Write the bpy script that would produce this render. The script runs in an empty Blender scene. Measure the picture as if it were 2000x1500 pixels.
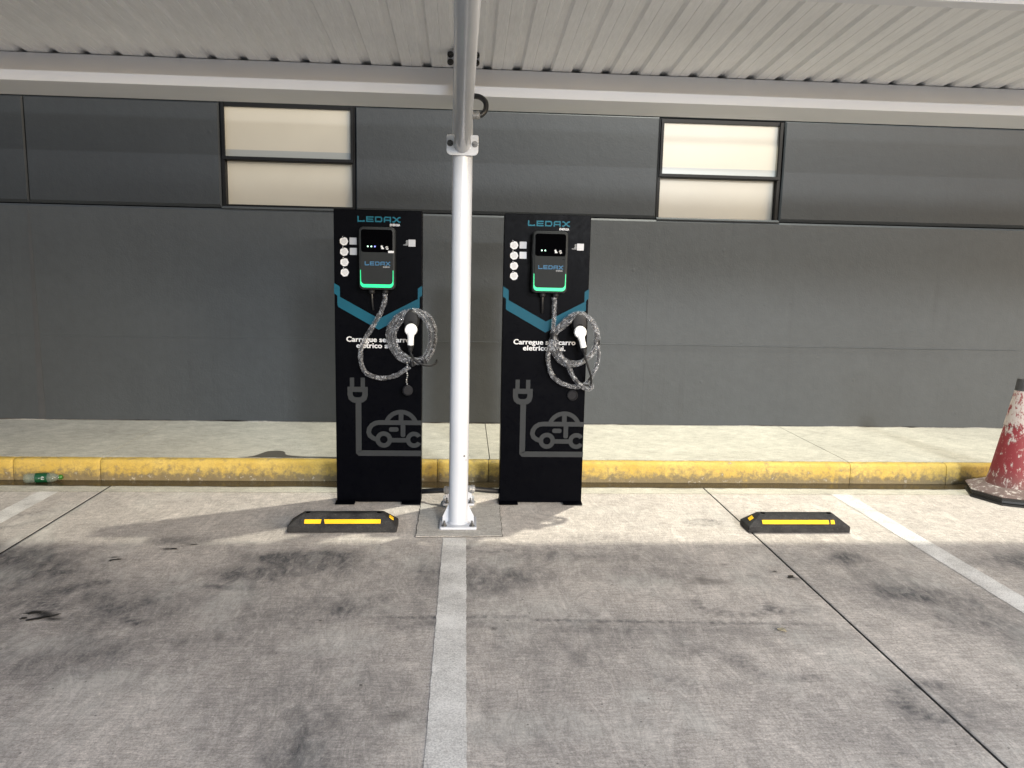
import bpy, bmesh, math, random
import numpy as np
from mathutils import Vector, Matrix
random.seed(7); rng = np.random.default_rng(11)
R = math.radians
SC = bpy.context.scene
COL = SC.collection

# ------------------------------------------------------------------ camera
def setup_camera():
    yaw, pitch, roll = R(3.6), R(8.45), R(1.24)
    fw = Vector((math.sin(yaw)*math.cos(pitch), math.cos(yaw)*math.cos(pitch), -math.sin(pitch)))
    r = Vector((math.cos(yaw), -math.sin(yaw), 0)); u = r.cross(fw)
    r2 = math.cos(roll)*r + math.sin(roll)*u; u2 = -math.sin(roll)*r + math.cos(roll)*u
    cd = bpy.data.cameras.new('camera'); cd.sensor_width = 36; cd.lens = 1502/2000*36
    cd.clip_start = 0.05; cd.clip_end = 800
    c = bpy.data.objects.new('camera', cd); COL.objects.link(c)
    m = Matrix((r2, u2, -fw)).transposed().to_4x4(); m.translation = Vector((0, 0, 1.5))
    c.matrix_world = m
    SC.camera = c
setup_camera()

# ------------------------------------------------------------------ world and lights (night: lamps)
W = bpy.data.worlds.new('World'); SC.world = W; W.use_nodes = True
nt = W.node_tree; nt.nodes.clear()
sky = nt.nodes.new('ShaderNodeTexSky'); sky.sky_type = 'NISHITA'; sky.sun_disc = False
sky.sun_elevation = R(16); sky.sun_rotation = R(140); sky.air_density = .8; sky.dust_density = 2.2; sky.ozone_density = 1.0
bg = nt.nodes.new('ShaderNodeBackground'); bg.inputs['Strength'].default_value = 0.14
ow = nt.nodes.new('ShaderNodeOutputWorld')
nt.links.new(sky.outputs[0], bg.inputs['Color']); nt.links.new(bg.outputs[0], ow.inputs['Surface'])

LAMP1 = Vector((1.9, 6.22, 5.8))      # floodlight high on the building wall
LAMP3 = Vector((5.4, -12.0, 7.0))     # car park mast
LAMP2 = Vector((6.0, -22.0, 3.66))    # LED batten under the opposite canopy
def light(name, typ, loc, aim, energy, color, **kw):
    d = bpy.data.lights.new(name, typ); d.energy = energy; d.color = color
    for k, v in kw.items(): setattr(d, k, v)
    o = bpy.data.objects.new(name, d); COL.objects.link(o); o.location = loc
    o.rotation_euler = (Vector(aim)-Vector(loc)).to_track_quat('-Z', 'Y').to_euler()
    return o
light('floodlight_beam', 'SPOT', LAMP1, (2.3, 5.25, 0), 920, (1.0, .965, .83), spot_size=R(122), spot_blend=1.0, shadow_soft_size=.07)
light('mast_beam', 'SPOT', LAMP3, (3.6, 4.8, 0.6), 6000, (.95, .975, 1.0), spot_size=R(42), spot_blend=1.0, shadow_soft_size=.9)
light('batten_beam', 'AREA', LAMP2, (6.0, 4.5, 2.2), 1250, (.90, .94, 1.0), shape='RECTANGLE', size=9.0, size_y=.10)

SC.view_settings.view_transform = 'Standard'; SC.view_settings.look = 'None'
SC.view_settings.exposure = 1.0; SC.view_settings.gamma = 1
try: SC.view_settings.use_curve_mapping = False
except Exception: pass

# ------------------------------------------------------------------ mesh helpers
class MB:
    def __init__(s): s.v = []; s.f = []
    def add(s, vs, fs):
        b = len(s.v); s.v += [tuple(map(float, p)) for p in vs]; s.f += [tuple(i+b for i in f) for f in fs]; return s
    def box(s, x0, x1, y0, y1, z0, z1):
        return s.add([(x0,y0,z0),(x1,y0,z0),(x1,y1,z0),(x0,y1,z0),(x0,y0,z1),(x1,y0,z1),(x1,y1,z1),(x0,y1,z1)],
                     [(0,3,2,1),(4,5,6,7),(0,1,5,4),(1,2,6,5),(2,3,7,6),(3,0,4,7)])
    def loft(s, rings, cap=True, closed=True):
        n = len(rings[0]); vs = [p for r in rings for p in r]; fs = []
        for i in range(len(rings)-1):
            for j in range(n if closed else n-1):
                k = (j+1) % n
                fs.append((i*n+j, i*n+k, (i+1)*n+k, (i+1)*n+j))
        if cap: fs += [tuple(range(n))[::-1], tuple(range((len(rings)-1)*n, len(rings)*n))]
        return s.add(vs, fs)
    def tube(s, path, rad, n=12, cap=True):
        path = [Vector(p) for p in path]
        if not isinstance(rad, (list, tuple)): rad = [rad]*len(path)
        rings = []; N = None
        for i, p in enumerate(path):
            t = (path[min(i+1, len(path)-1)]-path[max(i-1, 0)]).normalized()
            if N is None:
                a = Vector((0,0,1)) if abs(t.z) < .9 else Vector((1,0,0)); N = t.cross(a).normalized()
            else:
                N = (N - t*N.dot(t)).normalized()
            B = t.cross(N); rr = rad[i]
            rings.append([p + (N*math.cos(2*math.pi*j/n)+B*math.sin(2*math.pi*j/n))*(rr[j] if isinstance(rr, (list, tuple)) else rr) for j in range(n)])
        return s.loft(rings, cap)
    def lathe(s, prof, origin=(0,0,0), axis=(0,0,1), n=24, cap=True):
        a = Vector(axis).normalized(); t = Vector((1,0,0)) if abs(a.x) < .9 else Vector((0,1,0))
        u = a.cross(t).normalized(); w = a.cross(u); o = Vector(origin)
        return s.loft([[o+a*h+(u*math.cos(2*math.pi*j/n)+w*math.sin(2*math.pi*j/n))*r for j in range(n)] for r, h in prof], cap)
    def poly_y(s, pts, y0, y1=None):
        "polygon in x,z at depth y0 (sheet) or extruded y0..y1 (y0 front)"
        n = len(pts)
        if y1 is None: return s.add([(x, y0, z) for x, z in pts], [tuple(range(n))])
        return s.loft([[(x, y0, z) for x, z in pts], [(x, y1, z) for x, z in pts]])
    def poly_x(s, pts, x0, x1):
        return s.loft([[(x0, y, z) for y, z in pts], [(x1, y, z) for y, z in pts]])
    def strip(s, pts, w, y, closed=False):
        "mitred stroke in the x,z plane at depth y"
        P = [Vector(p) for p in pts]; n = len(P); L = []; Q = []
        for i in range(n):
            a = P[(i-1) % n] if (closed or i > 0) else None; b = P[(i+1) % n] if (closed or i < n-1) else None
            d1 = (P[i]-a).normalized() if a is not None else None; d2 = (b-P[i]).normalized() if b is not None else None
            if d1 is None: d1 = d2
            if d2 is None: d2 = d1
            n1 = Vector((-d1.y, d1.x)); n2 = Vector((-d2.y, d2.x)); m = (n1+n2).normalized(); k = w/2/max(.35, m.dot(n1))
            L.append(P[i]+m*k); Q.append(P[i]-m*k)
        vs = [(p.x, y, p.y) for p in L]+[(p.x, y, p.y) for p in Q]
        fs = [(i, (i+1) % n, n+(i+1) % n, n+i) for i in range(n if closed else n-1)]
        return s.add(vs, fs)
    def build(s, name, mat, parent=None, smooth=False, loc=None, fix=True, bevel=0):
        me = bpy.data.meshes.new(name); me.from_pydata(s.v, [], s.f)
        if fix:
            bm = bmesh.new(); bm.from_mesh(me); bmesh.ops.recalc_face_normals(bm, faces=bm.faces); bm.to_mesh(me); bm.free()
        me.materials.append(mat)
        if smooth:
            me.polygons.foreach_set('use_smooth', [True]*len(me.polygons))
            try: me.set_sharp_from_angle(angle=R(38))
            except Exception: pass
        o = bpy.data.objects.new(name, me); COL.objects.link(o)
        if parent is not None: o.parent = parent
        if loc is not None: o.location = loc
        if bevel:
            b = o.modifiers.new('bevel', 'BEVEL'); b.width = bevel; b.segments = 2; b.limit_method = 'ANGLE'; b.angle_limit = R(40)
        return o
def rrect(cx, cz, w, h, r, n=5):
    pts = []
    for sx, sz, a0 in ((1,1,0),(-1,1,90),(-1,-1,180),(1,-1,270)):
        for k in range(n+1):
            a = R(a0+90*k/n); pts.append((cx+sx*(w/2-r)+r*math.cos(a), cz+sz*(h/2-r)+r*math.sin(a)))
    return pts
def catmull(pts, step=.012):
    P = [Vector(p) for p in pts]; P = [P[0]*2-P[1]]+P+[P[-1]*2-P[-2]]; out = []
    for i in range(1, len(P)-2):
        k = max(2, int((P[i+1]-P[i]).length/step))
        for j in range(k):
            t = j/k; a, b, c, d = P[i-1], P[i], P[i+1], P[i+2]
            out.append(.5*((2*b)+(c-a)*t+(2*a-5*b+4*c-d)*t*t+(3*b-a-3*c+d)*t**3))
    out.append(P[-2]); return out
def tag(o, label=None, cat=None, group=None, kind=None):
    if label: o['label'] = label
    if cat: o['category'] = cat
    if group: o['group'] = group
    if kind: o['kind'] = kind
    return o
def empty(name, loc=(0,0,0), rz=0):
    o = bpy.data.objects.new(name, None); COL.objects.link(o); o.location = loc; o.rotation_euler = (0,0,rz); o.empty_display_size = .1
    return o
def text_mb(body, size, cx, z, y, bold=0.0, align='CENTER', sx=1.0, spacing=1.0, width=None, heavy=0):
    c = bpy.data.curves.new('t', 'FONT'); c.body = body; c.size = size; c.align_x = align; c.offset = bold; c.resolution_u = 3; c.space_character = spacing
    o = bpy.data.objects.new('t', c); COL.objects.link(o)
    bpy.context.view_layer.update()
    dg = bpy.context.evaluated_depsgraph_get(); me = bpy.data.meshes.new_from_object(o.evaluated_get(dg))
    if width:
        xs = [v.co.x for v in me.vertices]; sx = width/(max(xs)-min(xs)); cx -= sx*(max(xs)+min(xs))/2
    m = MB()
    for k, d in enumerate((0, -heavy, heavy) if heavy else (0,)): m.add([(cx+v.co.x*sx+d, y-.0001*k, z+v.co.y) for v in me.vertices], [tuple(p.vertices) for p in me.polygons])
    bpy.data.objects.remove(o); bpy.data.meshes.remove(me); bpy.data.curves.remove(c)
    return m

# ------------------------------------------------------------------ materials
class NT:
    def __init__(s, name):
        s.m = bpy.data.materials.new(name); s.m.use_nodes = True; s.t = s.m.node_tree
        s.b = s.t.nodes['Principled BSDF']; s.out = s.t.nodes['Material Output']
        s.geo = None
    def n(s, typ, **kw):
        nd = s.t.nodes.new(typ)
        for k, v in kw.items():
            if k in nd.inputs.keys(): nd.inputs[k].default_value = v
            else: setattr(nd, k, v)
        return nd
    def l(s, a, b): s.t.links.new(a, b)
    def pos(s):
        if s.geo is None: s.geo = s.n('ShaderNodeNewGeometry').outputs['Position']
        return s.geo
    def obj(s): return s.n('ShaderNodeTexCoord').outputs['Object']
    def noise(s, scale=5, detail=4, rough=.55, vec=None, stretch=None, dist=0):
        v = vec if vec is not None else s.pos()
        if stretch:
            mp = s.n('ShaderNodeMapping'); mp.inputs['Scale'].default_value = stretch; s.l(v, mp.inputs['Vector']); v = mp.outputs[0]
        nn = s.n('ShaderNodeTexNoise', Scale=scale, Detail=detail, Roughness=rough, Distortion=dist); s.l(v, nn.inputs['Vector'])
        return nn.outputs['Fac']
    def ramp(s, fac, stops):
        r = s.n('ShaderNodeValToRGB'); e = r.color_ramp.elements
        while len(e) < len(stops): e.new(.5)
        for i, (p, c) in enumerate(stops):
            e[i].position = p; e[i].color = (c, c, c, 1) if isinstance(c, (int, float)) else (*c, 1)
        s.l(fac, r.inputs[0]); return r.outputs[0]
    def mix(s, fac, a, b, mode='MIX'):
        m = s.n('ShaderNodeMix', data_type='RGBA', blend_type=mode)
        for inp, v in ((m.inputs[0], fac), (m.inputs[6], a), (m.inputs[7], b)):
            if isinstance(v, (int, float)): inp.default_value = v
            elif isinstance(v, tuple): inp.default_value = (*v, 1)
            else: s.l(v, inp)
        return m.outputs[2]
    def math(s, op, a, b=0.0, clamp=False):
        m = s.n('ShaderNodeMath', operation=op, use_clamp=clamp)
        for inp, v in ((m.inputs[0], a), (m.inputs[1], b)):
            if isinstance(v, (int, float)): inp.default_value = v
            else: s.l(v, inp)
        return m.outputs[0]
    def col(s, c):
        if isinstance(c, tuple): s.b.inputs['Base Color'].default_value = (*c, 1)
        else: s.l(c, s.b.inputs['Base Color'])
    def rough(s, c):
        if isinstance(c, (int, float)): s.b.inputs['Roughness'].default_value = c
        else: s.l(c, s.b.inputs['Roughness'])
    def bump(s, h, strength=.3, dist=.004):
        b = s.n('ShaderNodeBump', Strength=strength, Distance=dist); s.l(h, b.inputs['Height']); s.l(b.outputs[0], s.b.inputs['Normal']); return b
M = {}
def simple(name, col, rough=.5, metal=0, spec=.5, var=0.0, vscale=8, bump=0, emit=None, estr=0, coat=0):
    t = NT(name)
    if var:
        f = t.noise(vscale, 5); d = tuple(c*(1-var) for c in col)
        t.col(t.mix(t.ramp(f, [(.35, 0.0), (.68, 1.0)]), d, col))
        t.rough(t.math('ADD', t.math('MULTIPLY', f, .25), rough-.1))
    else: t.col(col); t.rough(rough)
    t.b.inputs['Metallic'].default_value = metal; t.b.inputs['Specular IOR Level'].default_value = spec
    t.b.inputs['Coat Weight'].default_value = coat
    if bump: t.bump(t.noise(120, 3), bump, .002)
    if emit: t.b.inputs['Emission Color'].default_value = (*emit, 1); t.b.inputs['Emission Strength'].default_value = estr
    M[name] = t.m; return t

def concrete_nodes(t, base=(.40, .385, .345), dark=(.30, .285, .26)):
    big = t.noise(1.6, 6, .6, dist=.4); mid = t.noise(9, 5, .65); fine = t.noise(120, 5, .8); br = t.noise(34, 5, .7, stretch=(.4, 2.2, 1), dist=.6)
    c = t.mix(t.ramp(big, [(.3, 0.0), (.7, 1.0)]), dark, base)
    c = t.mix(.55, c, t.mix(t.ramp(mid, [(.3, .32), (.7, .66)]), (0,0,0), c, 'MIX') if False else t.mix(1.0, c, t.ramp(mid, [(.28, .72), (.72, 1.22)]), 'MULTIPLY'))
    c = t.mix(1.0, c, t.ramp(br, [(.30, .72), (.70, 1.24)]), 'MULTIPLY')
    c = t.mix(1.0, c, t.ramp(fine, [(.28, .52), (.72, 1.42)]), 'MULTIPLY')
    return c, fine, br, mid
def concrete(name, base, dark, dirt=False, rough=.8):
    t = NT(name); c, fine, br, mid = concrete_nodes(t, base, dark)
    if dirt:
        a = t.n('ShaderNodeAttribute', attribute_name='dirt'); sp = t.n('ShaderNodeSeparateColor'); t.l(a.outputs['Color'], sp.inputs[0])
        brk = t.ramp(t.noise(24, 7, .78, stretch=(1, .5, 1), dist=1.0), [(.32, .48), (.63, 1.18)])
        d = t.math('MULTIPLY', sp.outputs[0], brk, True)
        c = t.mix(d, c, (.085, .083, .084)); c = t.mix(t.math('MULTIPLY', sp.outputs[1], .7), c, (.62, .60, .54))
        c = t.mix(sp.outputs[2], c, (.012, .011, .010))
        sm = t.noise(11, 6, .75, stretch=(1.0, .28, 1), dist=1.8); c = t.mix(1.0, c, t.ramp(sm, [(.44, 1.0), (.50, .80), (.55, 1.0), (.64, 1.10)]), 'MULTIPLY')
        hair = t.noise(6, 8, .72, dist=3.0); c = t.mix(t.ramp(hair, [(.494, 0.0), (.50, .45), (.506, 0.0)]), c, (.10, .095, .09))
        spk = t.noise(260, 2, .5); c = t.mix(t.ramp(spk, [(.66, 0.0), (.74, .7)]), c, (.16, .15, .14)); c = t.mix(t.ramp(spk, [(.26, .6), (.34, 0.0)]), c, (.72, .69, .65))
        pits = t.n('ShaderNodeTexVoronoi', Scale=11.0); t.l(t.pos(), pits.inputs['Vector'])
        c = t.mix(t.ramp(pits.outputs['Distance'], [(.035, .75), (.05, 0.0)]), c, (.08, .075, .07))
    t.col(c); t.rough(rough); t.b.inputs['Specular IOR Level'].default_value = .35
    h = t.math('ADD', fine, t.math('MULTIPLY', br, .8)); t.bump(h, .35, .003)
    M[name] = t.m
concrete('floor_concrete', (.58, .525, .465), (.47, .428, .385), dirt=True)
concrete('walk_concrete', (.50, .48, .40), (.41, .39, .325), rough=.85)
concrete('pad_concrete', (.47, .445, .40), (.38, .36, .325), rough=.85)
simple('joint_dark', (.022, .021, .020), .95, spec=.1)
# worn white line paint
t = NT('line_paint'); w = t.noise(55, 5, .7); big = t.noise(5, 4, .6)
wear = t.ramp(t.math('ADD', t.math('MULTIPLY', t.noise(140, 6, .8), .75), t.math('MULTIPLY', big, .35)), [(.42, 0.0), (.63, .92)])
c0, fine, br, mid = concrete_nodes(t, (.41, .39, .36), (.33, .31, .285))
t.col(t.mix(t.math('MULTIPLY', wear, .95), c0, t.mix(big, (.74, .72, .67), (.86, .84, .79)))); t.rough(.75); t.bump(fine, .3, .003); M['line_paint'] = t.m
# yellow kerb paint over concrete
t = NT('kerb_paint'); n1 = t.noise(22, 6, .7); n2 = t.noise(3.2, 4, .6); n3 = t.noise(90, 4, .7)
sz = t.n('ShaderNodeSeparateXYZ'); t.l(t.pos(), sz.inputs[0])
low = t.ramp(sz.outputs['Z'], [(.0, 1.0), (.06, .45), (.13, .12), (.17, .3)])
chip = t.ramp(t.math('ADD', n1, t.math('MULTIPLY', low, .10)), [(.68, 0.0), (.72, .9)])
yel = t.mix(t.ramp(n2, [(.3, 0.0), (.7, 1.0)]), (.42, .275, .034), (.53, .39, .10))
yel = t.mix(t.ramp(n3, [(.35, .45), (.6, 0.0)]), yel, (.30, .21, .06))
grime = t.ramp(t.math('ADD', t.math('ADD', t.math('MULTIPLY', low, .5), n1), t.math('MULTIPLY', n2, .3)), [(.76, 0.0), (1.06, .92)])
yel = t.mix(grime, yel, (.14, .11, .06))
t.col(t.mix(chip, yel, t.mix(n3, (.22, .19, .13), (.45, .41, .32)))); t.rough(.7)
t.bump(t.math('ADD', n3, t.math('MULTIPLY', n1, 1.5)), .5, .006); M['kerb_paint'] = t.m
# building wall paint
def wallmat(name, base):
    t = NT(name); b = t.noise(1.1, 5, .6); s = t.noise(14, 5, .6); fn = t.noise(70, 4, .6)
    st = t.noise(7, 4, .6, stretch=(2.5, 1, .12))
    c = t.mix(t.ramp(b, [(.3, 0.0), (.7, 1.0)]), tuple(x*.86 for x in base), base)
    c = t.mix(1.0, c, t.ramp(st, [(.3, .98), (.7, 1.02)]), 'MULTIPLY'); c = t.mix(1.0, c, t.ramp(s, [(.3, .95), (.7, 1.05)]), 'MULTIPLY')
    mk = t.noise(9, 6, .8, stretch=(1, 1, 2.2), dist=2.5); c = t.mix(t.ramp(mk, [(.70, 0.0), (.74, .35)]), c, tuple(x*2.0 for x in base))
    run = t.noise(5, 5, .7, stretch=(3.0, 1, .10)); c = t.mix(t.ramp(run, [(.58, 0.0), (.72, .22)]), c, tuple(x*.55 for x in base))
    t.col(c); t.rough(.62); t.b.inputs['Specular IOR Level'].default_value = .35
    vor = t.n('ShaderNodeTexVoronoi', Scale=3.2); t.l(t.pos(), vor.inputs['Vector'])
    pim = t.ramp(vor.outputs['Distance'], [(.02, 1.0), (.06, 0.0)])
    t.bump(t.math('ADD', t.math('ADD', t.math('MULTIPLY', fn, .5), t.math('MULTIPLY', s, .9)), t.math('MULTIPLY', pim, .5)), .35, .006); M[name] = t.m
wallmat('wall_paint', (.046, .052, .056)); wallmat('wall_paint_shaded', (.023, .027, .030))  # second copy is the same paint, darkened to put shade on the upper panels
simple('sealant', (.046, .049, .052), .8, var=.2)
simple('frame_black', (.004, .004, .004), .5, spec=.15)
t = NT('window_film'); f = t.noise(2.2, 3); fl = t.noise(220, 2)
t.col(t.mix(f, (.29, .270, .222), (.34, .318, .262))); t.rough(.42); t.bump(fl, .08, .001)
t.b.inputs['Emission Color'].default_value = (1, .90, .68, 1); t.b.inputs['Emission Strength'].default_value = .012; M['window_film'] = t.m
simple('reflection_band', (.205, .218, .21), .35)  # grey strip paints the reflection low on the upper pane
# canopy
t = NT('canopy_white'); b = t.noise(2.0, 5); s = t.noise(40, 4, .6, stretch=(3, .25, 1))
c = t.mix(t.ramp(b, [(.3, 0.0), (.7, 1.0)]), (.76, .76, .755), (.84, .84, .835)); t.col(t.mix(1.0, c, t.ramp(s, [(.3, .93), (.7, 1.05)]), 'MULTIPLY')); t.rough(.38); M['canopy_white'] = t.m
t = NT('gutter_white'); b = t.noise(3.0, 5, stretch=(.3, 1, 1)); t.col(t.mix(b, (.68, .685, .70), (.77, .775, .79))); t.rough(.42); M['gutter_white'] = t.m
t = NT('pole_white'); b = t.noise(6, 5, stretch=(1, 1, .3)); sc = t.noise(90, 3, .6)
c = t.mix(t.ramp(b, [(.3, 0.0), (.7, 1.0)]), (.42, .438, .475), (.48, .498, .535)); t.col(t.mix(t.ramp(sc, [(.74, 0.0), (.78, .7)]), c, (.25, .24, .22))); t.rough(.28); t.b.inputs['Coat Weight'].default_value = .3; M['pole_white'] = t.m
simple('bolt_steel', (.16, .16, .16), .45, .8, var=.3, vscale=60)
simple('bolt_black', (.03, .03, .03), .4, .3)
simple('gland_grey', (.27, .27, .27), .45, .3, var=.2, vscale=60)
simple('conduit_black', (.012, .012, .013), .42)
simple('grout', (.33, .32, .29), .9, var=.3, vscale=30, bump=.4)
# totem
t = NT('totem_black'); b = t.noise(4, 5); sm = t.noise(18, 5, .7, dist=1.2)
t.col(t.mix(t.ramp(t.noise(11, 6, .8, dist=1.5), [(.60, 0.0), (.74, 1.0)]), t.mix(b, (.0008, .0009, .0016), (.0013, .0015, .0026)), (.0035, .0035, .0042))); t.rough(t.ramp(sm, [(.35, .26), (.7, .42)])); t.b.inputs['Specular IOR Level'].default_value = .03; M['totem_black'] = t.m
simple('print_teal', (.0016, .060, .096), .5, spec=.15, var=.12)
simple('print_logo', (.006, .095, .14), .5, spec=.15)
simple('print_logo_small', (.035, .11, .20), .5, spec=.15)
simple('print_white', (.52, .52, .53), .55, spec=.2)
simple('print_silver', (.34, .34, .35), .4)
simple('print_grey', (.023, .025, .027), .5, spec=.15, var=.12)
simple('print_text_grey', (.22, .225, .23), .5)
simple('charger_grey', (.022, .024, .025), .5, var=.15, bump=.1, spec=.12)
simple('charger_face', (.017, .019, .020), .6, var=.15, spec=.1)
simple('screen_black', (.0010, .0010, .0013), .3, spec=0.0)
simple('led_green', (.0, .3, .15), .4, emit=(.0, .42, .115), estr=1.0)
simple('led_pale', (.3, .5, .4), .4, emit=(.55, 1.0, .75), estr=1.3)
simple('led_blue', (.1, .1, .6), .4, emit=(.25, .3, 1.0), estr=1.3)
simple('rubber_black', (.010, .010, .011), .55, spec=.25, var=.2, vscale=30)
simple('connector_white', (.78, .78, .77), .35)
simple('cap_grey', (.014, .014, .016), .6, spec=.1, var=.25, vscale=60)
simple('chain_silver', (.4, .4, .4), .35, .8)
# crinkled plastic wrap round the cables
t = NT('plastic_wrap'); n1 = t.noise(24, 2, .5, vec=t.obj(), dist=2.0); n2 = t.noise(60, 2, .5, vec=t.obj(), dist=1.0)
t.col((.50, .51, .54)); t.rough(.12); t.b.inputs['Specular IOR Level'].default_value = .9
t.l(t.ramp(n1, [(.36, .05), (.53, .12), (.575, .55), (.62, .10)]), t.b.inputs['Alpha']); t.bump(t.math('ADD', n1, n2), .8, .010); M['plastic_wrap'] = t.m  # pale opaque ridges imitate fine highlights along the crinkles
# wheel stops
t = NT('stop_rubber'); t.b.inputs['Specular IOR Level'].default_value = .2; b = t.noise(14, 5, .7); f = t.noise(120, 4, .7)
c = t.mix(t.ramp(b, [(.35, 0.0), (.7, 1.0)]), (.012, .012, .013), (.034, .033, .032)); t.col(t.mix(t.ramp(f, [(.55, 0.0), (.75, .5)]), c, (.12, .115, .11))); t.rough(.7); t.bump(f, .5, .004); M['stop_rubber'] = t.m
t = NT('reflective_yellow'); b = t.noise(40, 4, .7); t.col(t.mix(t.ramp(b, [(.6, 0.0), (.75, .8)]), (.78, .47, .012), (.30, .20, .05))); t.rough(.4); M['reflective_yellow'] = t.m
# cone
t = NT('cone_red'); ob = t.obj(); n1 = t.noise(30, 8, .80, vec=ob, stretch=(1, 1, .5)); n2 = t.noise(5, 3, .6, vec=ob, stretch=(1, 1, .5)); sx = t.n('ShaderNodeSeparateXYZ'); t.l(ob, sx.inputs[0])
side = t.ramp(t.math('ADD', t.math('MULTIPLY', sx.outputs['X'], -3.0), .5), [(.2, 0.0), (.85, 1.0)])
up = t.ramp(sx.outputs['Z'], [(.38, 0.0), (.56, 1.0)])
k = t.math('ADD', t.math('ADD', n1, t.math('MULTIPLY', up, .12)), t.math('MULTIPLY', t.math('ADD', side, n2), .10))
wmask = t.ramp(k, [(.69, 0.0), (.73, 1.0)])
red = t.mix(n2, (.11, .007, .010), (.21, .015, .019)); low = t.ramp(sx.outputs['Z'], [(.10, .75), (.22, 0.0)])
t.col(t.mix(wmask, t.mix(low, red, (.10, .06, .05)), (.34, .295, .265))); t.rough(.7); t.bump(n1, .3, .004); M['cone_red'] = t.m
t = NT('cone_base'); n1 = t.noise(30, 5, .7); t.col(t.mix(t.ramp(n1, [(.52, 0.0), (.62, 1.0)]), (.12, .085, .075), (.42, .38, .34))); t.rough(.75); t.bump(n1, .5, .006); M['cone_base'] = t.m
simple('cone_tip', (.045, .043, .042), .6, var=.4, vscale=30)
simple('cone_rubber', (.010, .010, .010), .35)
# water
t = NT('gutter_water'); n1 = t.noise(7, 5, .6, stretch=(.5, 2, 1)); t.col(t.mix(n1, (.026, .019, .010), (.055, .041, .022))); t.rough(.22); t.b.inputs['Specular IOR Level'].default_value = .3; t.bump(t.noise(25, 3), .05, .003); M['gutter_water'] = t.m
t = NT('wet_concrete'); n1 = t.noise(20, 5, .6); t.col(t.mix(n1, (.07, .062, .048), (.11, .10, .078))); t.rough(.35); M['wet_concrete'] = t.m
# bottle
t = NT('bottle_plastic'); t.col((.22, .27, .23)); t.rough(.08); t.b.inputs['Alpha'].default_value = .30; t.bump(t.noise(60, 3), .4, .004); M['bottle_plastic'] = t.m
simple('label_green', (.003, .05, .018), .4); simple('cap_green', (.03, .13, .012), .4)
simple('dry_leaf', (.42, .36, .24), .7, var=.4, vscale=80)
simple('dark_bit', (.03, .025, .02), .7)
simple('fixture_grey', (.2, .2, .2), .5); simple('lens', (.8, .8, .8), .2, emit=(1, .95, .85), estr=4)
simple('asphalt', (.05, .05, .05), .9, var=.3, vscale=20)

# ------------------------------------------------------------------ numpy value noise
def vnoise(x, y, seed=0):
    xi = np.floor(x).astype(np.int64); yi = np.floor(y).astype(np.int64); fx = x-xi; fy = y-yi
    fx = fx*fx*(3-2*fx); fy = fy*fy*(3-2*fy)
    def h(a, b):
        k = (a*374761393+b*668265263+seed*1442695041) & 0xffffffff
        k = ((k ^ (k >> 13))*1274126177) & 0xffffffff
        return ((k ^ (k >> 16)) & 0xffff)/65535.
    return (h(xi, yi)*(1-fx)+h(xi+1, yi)*fx)*(1-fy)+(h(xi, yi+1)*(1-fx)+h(xi+1, yi+1)*fx)*fy
def fbm(x, y, o=5, seed=0):
    s = 0; a = .5; tot = 0
    for i in range(o):
        s = s+a*vnoise(x, y, seed+i*17); tot += a; a *= .55; x = x*2.03+3.1; y = y*2.03+1.7
    return s/tot

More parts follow.
